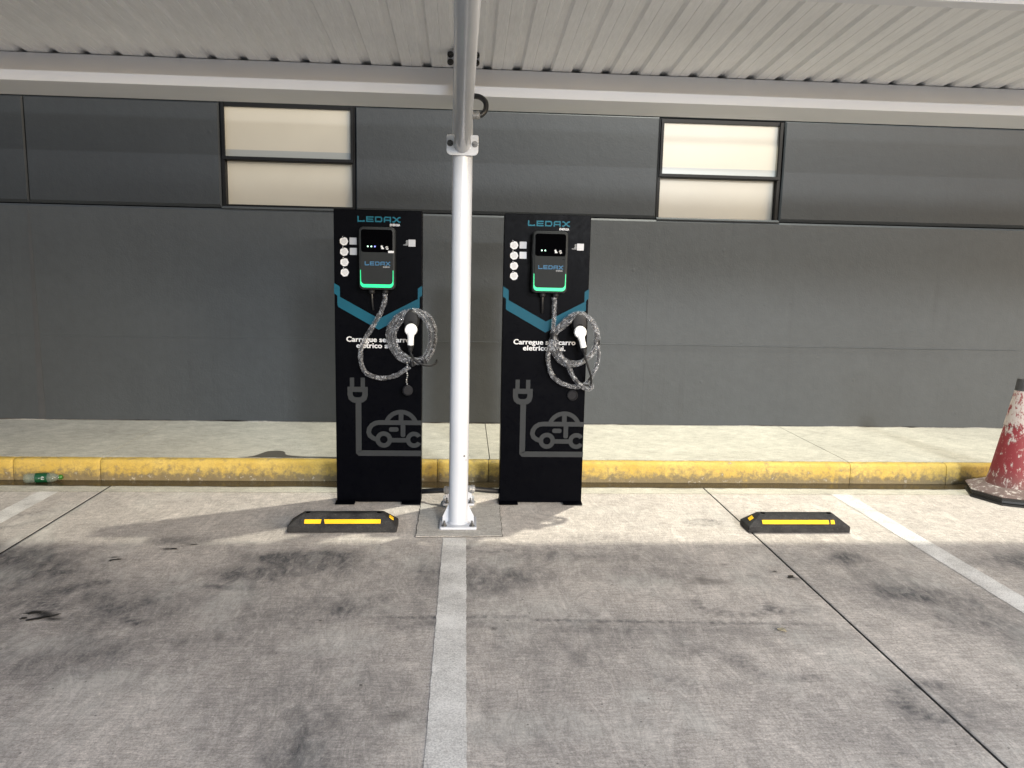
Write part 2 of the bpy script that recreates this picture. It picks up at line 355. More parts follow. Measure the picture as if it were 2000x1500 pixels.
# ------------------------------------------------------------------ ground
ground = MB().box(-150, 150, -160, 30, -.5, -.02).build('ground', M['joint_dark'])
tag(ground, 'grey concrete car park floor with tyre stains', 'ground', kind='structure')
def dirt_field(X, Y):
    wob = .10*(fbm(X*3, Y*3, 4, 5)-.5); wob2 = .10*(fbm(X*3+9, Y*3+4, 4, 6)-.5)
    x = X+wob*1.5; y = Y+wob2*1.5
    D = np.zeros_like(X); P = np.zeros_like(X); K = np.zeros_like(X)
    for bx, by, sx, sy, a in [(-2.35,3.86,.42,.16,.75),(-2.75,3.65,.35,.22,.6),(-2.05,3.62,.30,.16,.45),(-.86,3.90,.28,.07,.70),(-.75,3.72,.30,.16,.55),
            (-.62,3.34,.36,.26,.50),(-1.09,3.66,.09,.13,.55),(-1.10,3.50,.12,.03,.55),(.55,3.90,.34,.09,.62),(.35,3.62,.42,.22,.42),(.95,3.66,.24,.14,.28),
            (2.02,3.84,.22,.10,.62),(2.12,3.50,.28,.30,.55),(2.35,3.10,.26,.36,.38),(3.02,3.78,.26,.16,.85),(3.1,3.3,.3,.3,.5),(-.50,2.20,.20,.26,.40),
            (-1.75,3.35,.42,.22,.40),(-1.35,2.85,.5,.24,.26),(-2.1,2.75,.4,.5,.30),(-.35,2.55,.5,.2,.2),(.2,2.9,.5,.2,.28),(1.1,2.95,.5,.12,.30),(1.6,2.4,.5,.2,.22),(-1.55,4.12,.24,.06,.35),
            (-1.05,4.30,.16,.14,.22),(.75,4.18,.18,.07,.40),(.40,3.2,.30,.10,.25),(-.2,3.8,.12,.2,.2),(.10,2.35,.3,.14,.22),(1.46,4.44,.10,.06,.28)]:
        D += a*np.exp(-((x-bx)/sx)**2-((y-by)/sy)**2)
    n = fbm(X*1.7+2, Y*1.7, 6, 21); st = fbm(X*9+2, Y*2.2, 5, 33); st2 = fbm((X+Y*.45)*14, (Y-X*.45)*2.6, 4, 44)
    rag = fbm(X*20+5, Y*6.5, 5, 61)
    D = D*(.25+1.3*n)*(.5+.9*st)*(.55+.9*rag)*1.3
    front = 1/(1+np.exp((Y-4.12)/.05))
    D += (np.clip(n-.40, 0, 1)*1.1+np.clip(st2-.46, 0, 1)*.9+np.clip(rag-.5, 0, 1)*.5)*(.10+.9*front)*.55
    # long tyre track lying across the bays, with tread teeth along its far edge
    yc = 3.17-.050*(X+.35)*(X > .3)*1.0-.0*X; d = Y-yc; on = np.clip((X+.45)/.25, 0, 1)*np.clip((1.75-X)/.3, 0, 1)
    teeth = .55+.45*(np.sin(X*2*math.pi/.045+d*60) > -.2)
    D += on*(.62*np.exp(-((d-.0)/.016)**2)*teeth+.30*np.exp(-((d+.07)/.045)**2)*(.5+n))
    yc = 2.98+.0*X; on = np.clip((X+1.3)/.3, 0, 1)*np.clip((-.7-X)/.3, 0, 1); D += on*.22*np.exp(-((Y-yc)/.022)**2)
    # turning scuffs: broken rings
    for cx, cy, r, w, a, p0, p1, el in [(1.25,3.30,.17,.045,.38,2.6,6.6,.75),(1.50,3.27,.10,.045,.36,3.0,6.4,.75),(.93,2.72,.19,.050,.15,3.2,6.0,.75),(1.25,2.74,.15,.05,.30,2.2,5.6,.7),(1.46,4.44,.09,.035,.30,0,6.3,.6),
            (-1.55,3.40,.30,.05,.34,1.6,4.2,.6),(-1.85,3.52,.35,.05,.36,1.4,3.8,.5),(-1.25,3.25,.2,.04,.26,1.6,4.6,.7),(-.95,4.42,.22,.05,.25,-1.4,1.0,1.0),(-2.75,4.75,.28,.05,.3,3.4,6.2,.8),(-2.85,4.6,.45,.04,.22,3.6,6.2,.7),(1.75,2.45,.18,.05,.28,1.0,4.4,.7),(.15,4.02,.12,.03,.2,0,6.3,.6),(-1.95,2.55,.5,.06,.3,1.2,3.4,.6)]:
        dx = X-cx; dy = (Y-cy)/el; rr = np.hypot(dx, dy); an = np.mod(np.arctan2(dy, dx)-p0, 2*math.pi)
        m = np.clip(an/.4, 0, 1)*np.clip((p1-p0-an)/.4, 0, 1)*(an < p1-p0)
        D += 2.0*a*m*np.exp(-((rr-r)/w)**2)*(.45+.55*(np.sin(an*r*2*math.pi/.05) > 0))*(.4+n)
    # oil drops and leaks
    for bx, by, sx, sy, a in [(-1.80,3.20,.035,.016,1),(-1.76,3.17,.04,.012,1),(-1.83,3.22,.03,.012,.8),(-1.53,4.0,.026,.014,1),(-1.45,4.06,.04,.014,.45),(-1.75,3.85,.022,.012,1),(1.22,3.53,.07,.025,.5),(1.18,3.57,.03,.018,.45),(1.64,3.60,.03,.03,.5),(1.58,3.68,.02,.02,.35),(1.38,3.74,.018,.012,.4),(-.22,2.42,.03,.012,.4),(.14,3.05,.012,.008,.8),(-1.9,3.75,.03,.02,.3),(.02,3.52,.02,.012,.3),(1.2,3.78,.02,.012,.35),(1.47,3.62,.03,.02,.25),(-1.35,3.55,.05,.02,.25),(-1.55,3.6,.05,.02,.25),(-.05,3.7,.04,.02,.2)]:
        K += a*np.clip(1.35-np.sqrt(((x-bx)/sx)**2+((y-by)/sy)**2)*.8, 0, 1)
    # pale scuffs
    for bx, by, sx, sy, a in [(.62,2.52,.05,.05,.6),(-1.15,4.08,.2,.02,.4),(-.62,4.16,.35,.025,.4),(-2.42,4.05,.03,.25,.5),(-2.30,4.3,.03,.2,.4)]:
        P += a*np.exp(-((x-bx)/sx)**2-((y-by)/sy)**2)
    P += np.clip(fbm(X*5+20, Y*3.4, 6, 77)-.54, 0, 1)*1.8
    return np.clip(D, 0, .92), np.clip(P, 0, 1), np.clip(K, 0, 1)*.92
def slab_grid(x0, x1, y0, y1, step, name, parent):
    nx = int((x1-x0)/step)+1; ny = int((y1-y0)/step)+1
    gx, gy = np.meshgrid(np.linspace(x0, x1, nx), np.linspace(y0, y1, ny)); X = gx.ravel(); Y = gy.ravel()
    Z = .0012*(fbm(X*2, Y*2, 3, 3)-1.0)
    co = np.stack([X, Y, Z], 1)
    i = np.arange((ny-1)*nx).reshape(ny-1, nx)[:, :-1].ravel()
    F = np.stack([i, i+1, i+1+nx, i+nx], 1)
    edge = np.concatenate([np.arange(nx), np.arange(1, ny)*nx+nx-1, (ny-1)*nx+np.arange(nx-2, -1, -1), np.arange(ny-2, 0, -1)*nx])
    low = co[edge].copy(); low[:, 2] = -.06; nb = len(co); k = len(edge); j = np.arange(k)
    S = np.stack([edge, nb+j, nb+(j+1) % k, edge[(j+1) % k]], 1)
    co = np.concatenate([co, low]); F = np.concatenate([F, S])
    me = bpy.data.meshes.new(name); me.vertices.add(len(co)); me.vertices.foreach_set('co', co.ravel()); me.loops.add(F.size); me.loops.foreach_set('vertex_index', F.ravel().astype(np.int32))
    me.polygons.add(len(F)); me.polygons.foreach_set('loop_start', np.arange(0, F.size, 4, dtype=np.int32)); me.update(calc_edges=True)
    D, P, K = dirt_field(co[:, 0], co[:, 1]); a = me.color_attributes.new('dirt', 'FLOAT_COLOR', 'POINT')
    a.data.foreach_set('color', np.stack([D, P, K, np.ones_like(D)], 1).astype(np.float32).ravel())
    me.materials.append(M['floor_concrete']); o = bpy.data.objects.new(name, me); COL.objects.link(o); o.parent = parent
    return o
g = .0032
JX = [-6.44, -2.37, 1.70, 5.77]
for a, b in zip(JX[:-1], JX[1:]):
    slab_grid(max(a, -4.4)+g, min(b, 4.6)-g, 1.55, 5.045, .0125, 'concrete_slab', ground)
for x in JX: MB().box(x-.0042, x+.0042, -7, 5.32, -.019, .0006).build('joint_filler', M['joint_dark'], ground)
for a, b in ((-14.58,-10.51),(-10.51,-6.44),(-6.44,-4.4),(4.6,5.77),(5.77,9.84),(9.84,13.9)):
    MB().box(a+g, b-g, 1.55, 5.045, -.06, 0).build('concrete_slab', M['pad_concrete'], ground)
for a, b in zip([-14.58, -10.51, -6.44, -2.37, 1.70, 5.77, 9.84], [-10.51, -6.44, -2.37, 1.70, 5.77, 9.84, 13.9]):
    MB().box(a+g, b-g, -7, 1.542, -.06, -.001).build('concrete_slab', M['pad_concrete'], ground)
    MB().box(a+g, b-g, 5.051, 5.32, -.06, -.001).build('gutter_slab', M['walk_concrete'], ground)
MB().box(-60, 60, -90, -7.01, -.06, -.003).build('asphalt_lane', M['asphalt'], ground)
# pad the canopy post stands on, a hair above the slab
pad = [(-.262,4.178),(.226,4.186),(.236,4.793),(-.266,4.790)]
pts = []
for i in range(4):
    a = Vector(pad[i]); b = Vector(pad[(i+1) % 4])
    for k in range(24):
        p = a.lerp(b, k/24); pts.append((p.x+random.uniform(-.003, .003), p.y+random.uniform(-.003, .003)))
MB().loft([[(x, y, -.05) for x, y in pts], [(x, y, .005) for x, y in pts]]).build('post_pad', M['pad_concrete'], ground)
# the darker hairline crack around the pad
MB().loft([[(x*1.012-.0002, 4.48+(y-4.48)*1.010, -.05) for x, y in pts], [(x*1.012, 4.48+(y-4.48)*1.010, .0022) for x, y in pts]]).build('pad_joint', M['joint_dark'], ground)
def line(x0, x1, y0, y1):
    n = 260; L = []; Q = []
    for i in range(n+1):
        y = y0+(y1-y0)*i/n; L.append((x0+random.uniform(-.002, .002), y, .0012)); Q.append((x1+random.uniform(-.002, .002), y, .0012))
    m = MB(); m.add(L+Q, [(i, n+1+i, n+2+i, i+1) for i in range(n)]); m.build('painted_line', M['line_paint'], ground)
line(-.108, .022, -3, 4.165); line(2.56, 2.69, -3, 5.04); line(-2.77, -2.64, -3, 5.04)

# kerb
kerb = empty('kerb', (0, 5.31, 0)); tag(kerb, 'yellow painted concrete kerb with chipped paint', 'kerb', kind='structure')
def kerb_stone(x0, x1):
    prof = [(.0,-.04),(.0,.0),(.0,.015),(.001,.03),(.001,.045),(.002,.06),(.003,.075),(.004,.09),(.006,.105),(.007,.121),(.010,.134),(.016,.143),(.028,.149),(.046,.151),(.062,.151),(.062,-.04)]
    n = max(6, int((x1-x0)/.010)); X = np.linspace(x0+.002, x1-.002, n); rings = []
    for x in X:
        ed = max(0, 1-min(x-x0, x1-x)/.02)
        ring = []
        for k, (y, z) in enumerate(prof):
            q = np.array([x*16.]), np.array([z*40.+y*40+3])
            d = .005*(fbm(*q, 4, 9)[0]-.5)+.012*max(0, fbm(np.array([x*5.]), np.array([z*14.]), 4, 12)[0]-.60)
            if 0 < z < .04: d += .020*max(0, fbm(np.array([x*30.]), np.array([z*30.]), 3, 19)[0]-.5)
            ring.append((x, y+d+ed*.006, z-(ed*.004 if z > .1 else 0)+(.004*(fbm(np.array([x*20.]), np.array([7.+k*.2]), 3, 4)[0]-.5) if z > .12 else 0)))
        rings.append(ring)
    return MB().loft(rings).build('kerb_stone', M['kerb_paint'], kerb, smooth=True)
KJ = [-6.2, -3.075, -2.497, -.182, .18, 2.831, 3.562, 6.6]
for a, b in zip(KJ[:-1], KJ[1:]): kerb_stone(a, b)
MB().box(-14, -6.2, 0, .062, -.04, .151).build('kerb_stone', M['kerb_paint'], kerb); MB().box(6.6, 14, 0, .062, -.04, .151).build('kerb_stone', M['kerb_paint'], kerb)
# sidewalk
walk = empty('sidewalk', (0, 5.38, 0)); tag(walk, 'pale concrete sidewalk strip along the grey wall', 'sidewalk', kind='structure')
SJ = [-13.3, -10.6, -7.9, -5.21, -2.515, .19, 2.84, 5.54, 8.2, 10.9, 13.6]
for a, b in zip(SJ[:-1], SJ[1:]):
    m = MB(); n = int((b-a)/.02); fr = []
    for i in range(n+1):
        x = a+.003+(b-a-.006)*i/n; fr.append((x, .003+.040*max(0., float(fbm(np.array([x*2.6]), np.array([2.]), 5, 8)[0]-.42)), .150))
    bk = [(x, 1.282, .150) for x, y, z in fr]
    m.loft([[(x, y, .02) for x, y, z in fr]+[(x, y, .02) for x, y, z in bk[::-1]], fr+bk[::-1]]); m.build('sidewalk_slab', M['walk_concrete'], walk)
MB().box(-13.3, 13.6, -.006, 1.28, -.3, .128).build('slab_bed', M['joint_dark'], walk)
def blob_sheet(pts, z, name, mat, parent, off=(0,0)):
    P = [(p.x-off[0], p.y-off[1], z) for p in catmull([(x, y, 0) for x, y in pts+pts[:1]], .01)[:-1]]
    m = MB(); m.add(P, [tuple(range(len(P)))]); return m.build(name, mat, parent)
blob_sheet([(-1.60,5.385),(-1.50,5.42),(-1.455,5.50),(-1.42,5.575),(-1.35,5.59),(-1.30,5.56),(-1.265,5.47),(-1.15,5.425),(-1.0,5.42),(-.85,5.41),(-.6,5.40),(-.55,5.388),(-1.0,5.386)], .1525, 'wet_patch', M['wet_concrete'], walk, (0, 5.38))
def splat(x, y, rx, ry, rot, seed):
    rnd = random.Random(seed); P = []
    for k in range(14):
        a = 2*math.pi*k/14; q = rnd.uniform(.55, 1.25); px_, py_ = rx*q*math.cos(a), ry*q*math.sin(a); P.append((x+px_*math.cos(rot)-py_*math.sin(rot), y+px_*math.sin(rot)+py_*math.cos(rot)))
    blob_sheet(P, .0014, 'oil_stain', M['oil'], ground)
simple('oil', (.016, .0145, .013), .35, var=.3, vscale=60)
for i, a in enumerate([(-1.835,3.235,.040,.014,.2),(-1.775,3.185,.050,.017,.5),(-1.845,3.180,.016,.010,0),(-1.735,3.205,.028,.008,.7),(-1.525,3.995,.024,.017,.1),(-1.492,4.035,.007,.006,0),(-1.752,3.846,.028,.012,.3),(-1.775,3.83,.01,.008,0),(-1.442,4.058,.022,.008,.3),(-.60,3.14,.007,.005,0),(.28,3.34,.006,.004,0),(.33,3.13,.006,.004,0),(.20,3.13,.005,.004,0),(.42,3.13,.005,.004,0),(.30,3.20,.005,.004,0),(-.36,2.62,.007,.005,0),(-.27,3.165,.005,.004,0),(1.655,3.595,.024,.016,.8),(1.60,3.665,.010,.008,0)]): splat(*a, i+3)
# thin brown water lying in the gutter along the kerb
n = 420; A = []; B = []
for i in range(n+1):
    x = -5+11*i/n; e = 5.175+.05*float(fbm(np.array([x*.9]), np.array([1.]), 3, 2)[0]-.5)+.02*float(fbm(np.array([x*7.]), np.array([4.]), 4, 6)[0]-.5)
    A.append((x, e, .003)); B.append((x, 5.312, .003))
water = MB().add(A+B, [(i, i+1, n+2+i, n+1+i) for i in range(n)]).build('gutter_water', M['gutter_water'])
tag(water, 'shallow brown water lying along the foot of the kerb', 'water', kind='structure')

# ------------------------------------------------------------------ building
bld = empty('building', (0, 6.67, 0)); tag(bld, 'dark grey panelled building wall with two beige windows', 'building')
def panel(x0, x1, z0, z1, y0, mat, ch_top=.012, ch_bot=.012, ch_side=.006, name='wall_panel', depth=.2):
    g = .003 if z0 > 1.9 else .0001; x0 += g; x1 -= g
    a = [(x0, y0+ch_side if ch_side else y0), (x1, y0)]
    m = MB()
    def ring(y, dx, dt, db): return [(x0+dx, y, z0+db), (x1-dx, y, z0+db), (x1-dx, y, z1-dt), (x0+dx, y, z1-dt)]
    m.loft([ring(y0, ch_side, ch_top, ch_bot), ring(y0+(.014 if ch_top > .001 else .0012), 0, 0, 0), ring(y0+depth, 0, 0, 0)])
    return m.build(name, mat, bld)
Wl, Wu = M['wall_paint'], M['wall_paint_shaded']
LX = [-13, -8.2, -3.585, 1.585, 6.7, 12.5]
for a, b in zip(LX[:-1], LX[1:]):
    panel(a, b, .0, .870, 0, Wl, .0004, 0, .0003); panel(a, b, .8702, 1.952, 0, Wl, .016, .0004, .0003)
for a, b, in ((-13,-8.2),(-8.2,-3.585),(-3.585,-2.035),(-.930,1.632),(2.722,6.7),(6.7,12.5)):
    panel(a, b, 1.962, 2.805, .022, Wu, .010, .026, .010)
for a, b in zip(LX[:-1], LX[1:]):
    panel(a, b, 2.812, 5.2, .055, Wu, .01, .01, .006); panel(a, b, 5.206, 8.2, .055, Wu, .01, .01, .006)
MB().box(-13, 12.5, .16, .3, 0, 8.2).build('wall_backing', M['joint_dark'], bld)
# painted-over bead along the lower joint, sealant in the vertical joint
pts = [(x, -.0015-.002*float(fbm(np.array([x*6]), np.array([1.]), 3, 3)[0]), .871+.004*float(fbm(np.array([x*2.]), np.array([5.]), 3, 5)[0])) for x in np.linspace(-.4, 5, 260)]
MB().tube(pts, [.003+.004*max(0, float(fbm(np.array([p[0]*3]), np.array([9.]), 3, 15)[0])-.45) for p in pts], 6).build('joint_bead', Wl, bld, smooth=True)
pts = [(x, -.002, .1505+.003*float(fbm(np.array([x*9]), np.array([2.]), 3, 31)[0])) for x in np.linspace(-5, 6, 700)]
MB().tube(pts, [.0015+.016*max(0, float(fbm(np.array([p[0]*4]), np.array([3.]), 5, 35)[0])-.50) for p in pts], 6).build('mortar_splash', M['grout'], bld, smooth=True)
pts = [(x, -.001, .154+.004*float(fbm(np.array([x*7]), np.array([8.]), 3, 37)[0])) for x in np.linspace(-5, 6, 700)]
MB().tube(pts, [.001+.014*max(0, float(fbm(np.array([p[0]*3+2]), np.array([6.]), 5, 39)[0])-.48) for p in pts], 6).build('foot_crack', M['joint_dark'], bld, smooth=True)
MB().poly_y([(-3.612,.15),(-3.556,.15),(-3.563,.9),(-3.570,1.6),(-3.578,1.9),(-3.592,1.9),(-3.600,1.2)], -.003, .004).build('sealant_joint', M['sealant'], bld)
def window(x0, x1, z0, z1, zm):
    w = MB()
    fr = .026; y = .045
    w.box(x0, x0+fr, y, y+.09, z0, z1); w.box(x1-fr, x1, y, y+.09, z0, z1); w.box(x0+fr, x1-fr, y+.001, y+.089, z1-.03, z1); w.box(x0+fr, x1-fr, y+.001, y+.089, z0, z0+.018); w.box(x0+fr, x1-fr, y+.002, y+.088, zm-.012, zm+.016)
    win = w.build('window', M['frame_black'], bld)
    ls = .05 if x0 < 0 else .006; rs = .006 if x0 < 0 else .05
    MB().box(x0+fr, x1-fr, y+.028, y+.033, zm+.016, z1-.03).build('pane', M['window_film'], win)
    MB().box(x0+fr, x1-fr, y+.068, y+.073, z0+.018, zm-.012).build('pane', M['window_film'], win)
    MB().box(x0+fr, x1-fr, y+.0265, y+.0277, zm+.016, zm+.078).build('reflection_band', M['reflection_band'], win)
    # hopper sash rails standing proud of the frame
    s = MB(); s.box(x0+.012, x1-.012, y-.022, y-.001, zm-.006, zm+.018); s.box(x0+.012, x0+.034, y-.022, y-.001, zm+.018, z1-.005); s.box(x1-.034, x1-.012, y-.022, y-.001, zm+.018, z1-.005)
    s.build('sash', M['frame_black'], win)
    MB().poly_x([(.0,1.955),(.0,1.962),(.03,1.975),(.16,1.975),(.16,1.955)], x0, x1).build('sill', Wl, win)
    MB().box(x0-.002, x1+.002, .136, .15, z0-.01, z1+.01).build('backing', M['frame_black'], win)
window(-2.030, -.934, 1.975, 2.812, 2.362); window(1.636, 2.716, 1.955, 2.800, 2.325)

# ------------------------------------------------------------------ canopy
can = empty('canopy', (-.025, 4.385, 0)); tag(can, 'white steel canopy with ribbed roof sheets on a white post', 'canopy')
def C(mb, name, mat, **k):
    mb.v = [(x+.025, y-4.385, z) for x, y, z in mb.v]; return mb.build(name, mat, can, **k)
SLOPE = .08; ZS = 2.631; YS = 4.60
def zs(y): return ZS+SLOPE*(YS-y)
X0 = -1.907; PW = 1.0233; P6 = PW/6
def roof_sheet(x0):
    prof = []
    for k in range(6):
        b = x0+k*P6; prof += [(b+.000, 0), (b+.050, 0), (b+.054, .003), (b+.058, 0), (b+.109, 0), (b+.122, .019), (b+.158, .019)]
    prof += [(x0+PW-.002, .002), (x0+PW+.012, .004)]
    y0, y1 = 5.005, 2.40; m = MB()
    ys = np.linspace(y0, y1, 4)
    m.loft([[(x, y, zs(y)+h) for x, h in prof] for y in ys], cap=False, closed=False)
    o = C(m, 'roof_sheet', M['canopy_white'], fix=False); so = o.modifiers.new('solid', 'SOLIDIFY'); so.thickness = .0012; so.offset = 1
    return o
for k in range(-6, 9): roof_sheet(X0+PW*k)
XA, XB = X0-6*PW, X0+9*PW
# box gutter with lips
g_ = [(4.600,2.625),(4.600,2.478),(4.630,2.4755),(4.632,2.4795),(5.000,2.4795),(5.000,2.592),(4.994,2.592),(4.994,2.4855),(4.606,2.4855),(4.606,2.619),(4.620,2.619),(4.620,2.625)]
C(MB().poly_x(g_, XA, XB), 'rain_gutter', M['gutter_white'])
for y in (3.14, 2.42):
    zt = zs(y+.075)-.003; zb = zt-.145
    p_ = [(y, zb), (y+.075, zb), (y+.075, zb+.02), (y+.071, zb+.02), (y+.071, zb+.004), (y+.004, zb+.004), (y+.004, zt-.004), (y+.075, zt-.004), (y+.075, zt), (y, zt)]
    C(MB().poly_x(p_, XA, XB), 'purlin', M['gutter_white'])
# post, rear post
px, py = -.025, 4.385
C(MB().lathe([(.056, .012), (.056, 2.638), (.050, 2.641)], (px, py, 0), n=40), 'post', M['pole_white'], smooth=True)
C(MB().lathe([(.0555, .0203), (.064, .0206), (.0605, .0265), (.0565, .0300)], (px, py, 0), n=36), 'weld_bead', M['pole_white'], smooth=True)
rx, ry = -.026, 4.772
C(MB().lathe([(.050, .036), (.050, 2.4785)], (rx, ry, 0), n=32), 'rear_post', M['pole_white'], smooth=True)
def rplate(cx, cy, w, d, z0, z1, r=.012):
    pts = rrect(cx, cy, w, d, r, 4); return MB().loft([[(x, y, z0) for x, y in pts], [(x, y, z1) for x, y in pts]])
bp = C(rplate(px, py, .216, .205, .006, .020), 'base_plate', M['pole_white'], bevel=.002)
C(rplate(rx, ry, .200, .19, .026, .038), 'base_plate', M['pole_white'], bevel=.002)
pts = [(rx+.118*math.cos(R(a))*(1 if abs(math.cos(R(a))) > .5 else .8), ry+.11*math.sin(R(a))) for a in range(0, 360, 45)]
C(MB().loft([[(x, y, .001) for x, y in pts], [(x+(rx-x)*.06, y+(ry-y)*.06, .0255) for x, y in pts]]), 'grout_bed', M['grout'])
for cx, cy, z, s in ((px, py, .0205, 1), (rx, ry, .0385, .92)):
    for sx in (-1, 1):
        x0 = cx+sx*.054*s; x1 = cx+sx*.092*s
        m = MB().add([(x0, cy-.004, z), (x1, cy-.004, z), (x1, cy-.004, z+.035), (x0, cy-.004, z+.115), (x0, cy+.004, z), (x1, cy+.004, z), (x1, cy+.004, z+.035), (x0, cy+.004, z+.115)],
                     [(0,1,2,3),(4,7,6,5),(0,4,5,1),(1,5,6,2),(2,6,7,3),(3,7,4,0)])
        C(m, 'gusset', M['pole_white'])
def bolt_v(x, y, z, r=.011, mat='bolt_steel'):
    m = MB(); m.lathe([(r*1.5, 0), (r*1.5, .003)], (x, y, z), n=16); m.lathe([(r, .003), (r, .014)], (x, y, z), n=6); m.lathe([(r*.55, .014), (r*.55, .030)], (x, y, z), n=10)
    C(m, 'anchor_bolt', M[mat])
for sx in (-1, 1):
    for sy in (-1, 1):
        bolt_v(px+sx*.080, py+sy*.072, .0202); bolt_v(rx+sx*.074, ry+sy*.068, .0382, .009)
# cantilever arm: tube with an end plate bolted to the post
za = 2.165
arm = [(px-.001*0+.000, 4.318, za), (px+.0085, 3.6, za+.72*.125), (px+.024, 2.36, za+1.958*.125)]
C(MB().tube(arm, .0445, 32), 'arm', M['pole_white'], smooth=True)
def plate_y(cx, z0, z1, w, y0, y1, r):
    pts = []
    for sx, sz, a0, rr in ((1,1,0,.008),(-1,1,90,.008),(-1,-1,180,r),(1,-1,270,r)):
        zz = z1 if sz > 0 else z0
        for k in range(6):
            a = R(a0+90*k/5); pts.append((cx+sx*(w/2-rr)+rr*math.cos(a), zz-sz*rr+rr*math.sin(a)))
    return MB().poly_y(pts, y0, y1)
C(plate_y(px, 2.108, 2.216, .172, 4.318, 4.330, .026), 'arm_plate', M['pole_white'], bevel=.0015)
C(plate_y(px, 2.566, 2.646, .172, 4.320, 4.332, .022), 'gutter_bracket', M['pole_white'], bevel=.0015)
MBX = MB()
for z in (za-.012, za+.02): pass
for x, z, y, nm in ((px-.067, 2.170, 4.318, 'bolt_black'), (px+.067, 2.168, 4.318, 'bolt_steel')):
    m = MB(); m.lathe([(.017, 0), (.017, .004)], (x, y, z), (0,-1,0), 20); m.lathe([(.0125, .004), (.0125, .016)], (x, y, z), (0,-1,0), 6); m.lathe([(.006, .016), (.006, .026)], (x, y, z), (0,-1,0), 10)
    C(m, 'bolt', M[nm])
for x in (px-.069, px+.069):
    for z in (2.588, 2.626):
        m = MB(); m.lathe([(.017, 0), (.017, .004)], (x, 4.320, z), (0,-1,0), 20); m.lathe([(.0125, .004), (.0125, .016)], (x, 4.320, z), (0,-1,0), 6)
        C(m, 'bolt', M['bolt_black'])
for y in (3.175, 2.455):
    C(MB().box(px-.005, px+.035, y-.02, y+.02, za+(4.318-y)*.125+.035, zs(y+.04)-.149), 'purlin_stub', M['pole_white'])
# nicks on the post
for x, z, a in ((.027, .405, .5), (.030, .43, .2)):
    m = MB().lathe([(.007, 0), (.006, .0015)], (px+.0535*math.sin(a+.4), py-.0555*math.cos(a+.4), z), (math.sin(a+.4), -math.cos(a+.4), 0), 8); C(m, 'paint_chip', M['bolt_steel'])
# black conduits with grey glands
def conduit(path, label, r=.0165, gl=None):
    e = empty('flexible_conduit', path[0]); tag(e, label, 'conduit')
    o = Vector(path[0]); P = catmull(path, .0035); rad = [r*(1+.05*(i % 2)) for i in range(len(P))]
    MB().tube([p-o for p in P], rad, 12).build('hose', M['conduit_black'], e, smooth=True)
    d = (Vector(path[1])-o).normalized()
    m = MB(); m.lathe([(r*1.05, -.022), (r*1.35, -.020), (r*1.35, -.004), (r*1.6, -.003), (r*1.6, .014), (r*1.2, .018)], (0,0,0), d, 16); m.build('gland', M['gland_grey'], e)
    return e
conduit([(-.100,4.775,.098),(-.150,4.79,.092),(-.200,4.82,.080),(-.245,4.86,.066),(-.290,4.885,.055)], 'black hose from rear post foot into the totem with the dangling cap')
conduit([(.056,4.772,.108),(.105,4.785,.100),(.165,4.815,.086),(.215,4.85,.072),(.265,4.885,.062)], 'black hose from rear post foot into the totem with the double looped cable')
conduit([(.050,4.375,2.330),(.075,4.375,2.333),(.098,4.382,2.362),(.098,4.400,2.405),(.070,4.47,2.445),(.030,4.56,2.470)], 'short black hose looping from post up behind the canopy arm', r=.0145)

# ------------------------------------------------------------------ charging totems
TY = 4.82
def rounded(pts, r=.006):
    out = []; n = len(pts)
    for i in range(n):
        p = Vector(pts[i]); a = Vector(pts[i-1]); b = Vector(pts[(i+1) % n])
        k = min(r, (a-p).length*.4, (b-p).length*.4); A = p+(a-p).normalized()*k; B = p+(b-p).normalized()*k
        for t in (0, .33, .67, 1): out.append(tuple((A*(1-t)*(1-t)+p*2*t*(1-t)+B*t*t)))
    return out
def ledax(m, x0, x1, z0, z1, y, w):
    "wide techno capitals L E D A X"
    W_ = (x1-x0); cw = W_*.172; gp = (W_-5*cw)/4; h = z1-z0; hw = w/2
    X = [x0+i*(cw+gp) for i in range(5)]
    a, b = X[0], X[0]+cw; m.strip([(a+hw, z1), (a+hw, z0+hw), (b-hw, z0+hw), (b-hw, z0+h*.32)], w, y)
    a, b = X[1], X[1]+cw; m.strip([(b, z1-hw), (a+hw, z1-hw), (a+hw, z0+hw), (b, z0+hw)], w, y); m.strip([(a+w, z0+h*.5), (b-w*.3, z0+h*.5)], w*.9, y)
    a, b = X[2], X[2]+cw; m.strip([(a+hw, z0+hw), (a+hw, z1-hw), (b-w*1.1, z1-hw), (b-hw, z1-w*1.1), (b-hw, z0+w*1.1), (b-w*1.1, z0+hw)], w, y, closed=True)
    a, b = X[3], X[3]+cw; m.strip([(a+hw, z0), (a+hw, z1-w), (a+w*1.1, z1-hw), (b-hw, z1-hw), (b-hw, z0)], w, y); m.strip([(a+w, z0+h*.38), (b-w, z0+h*.38)], w*.9, y)
    a, b = X[4], X[4]+cw; m.strip([(a, z1-hw), (a+.22*cw, z1-hw), (b-.12*cw, z0+hw), (b+.1*cw, z0+hw)], w, y); m.strip([(a, z0+hw), (a+.22*cw, z0+hw), (b-.12*cw, z1-hw), (b+.1*cw, z1-hw)], w, y-.0002)
    return m
def ring_mb(m, cx, cz, r0, r1, y, a0=0, a1=360, n=32):
    vs = []; k = n+1
    for i in range(k):
        a = R(a0+(a1-a0)*i/n); vs += [(cx+r0*math.cos(a), y, cz+r0*math.sin(a)), (cx+r1*math.cos(a), y, cz+r1*math.sin(a))]
    return m.add(vs, [(2*i, 2*i+1, 2*i+3, 2*i+2) for i in range(n)])
def heptagon(cx, cz, r):
    return rounded([(cx+r*math.cos(R(102+360/7*k)), cz+r*math.sin(R(102+360/7*k))) for k in range(7)], .004)
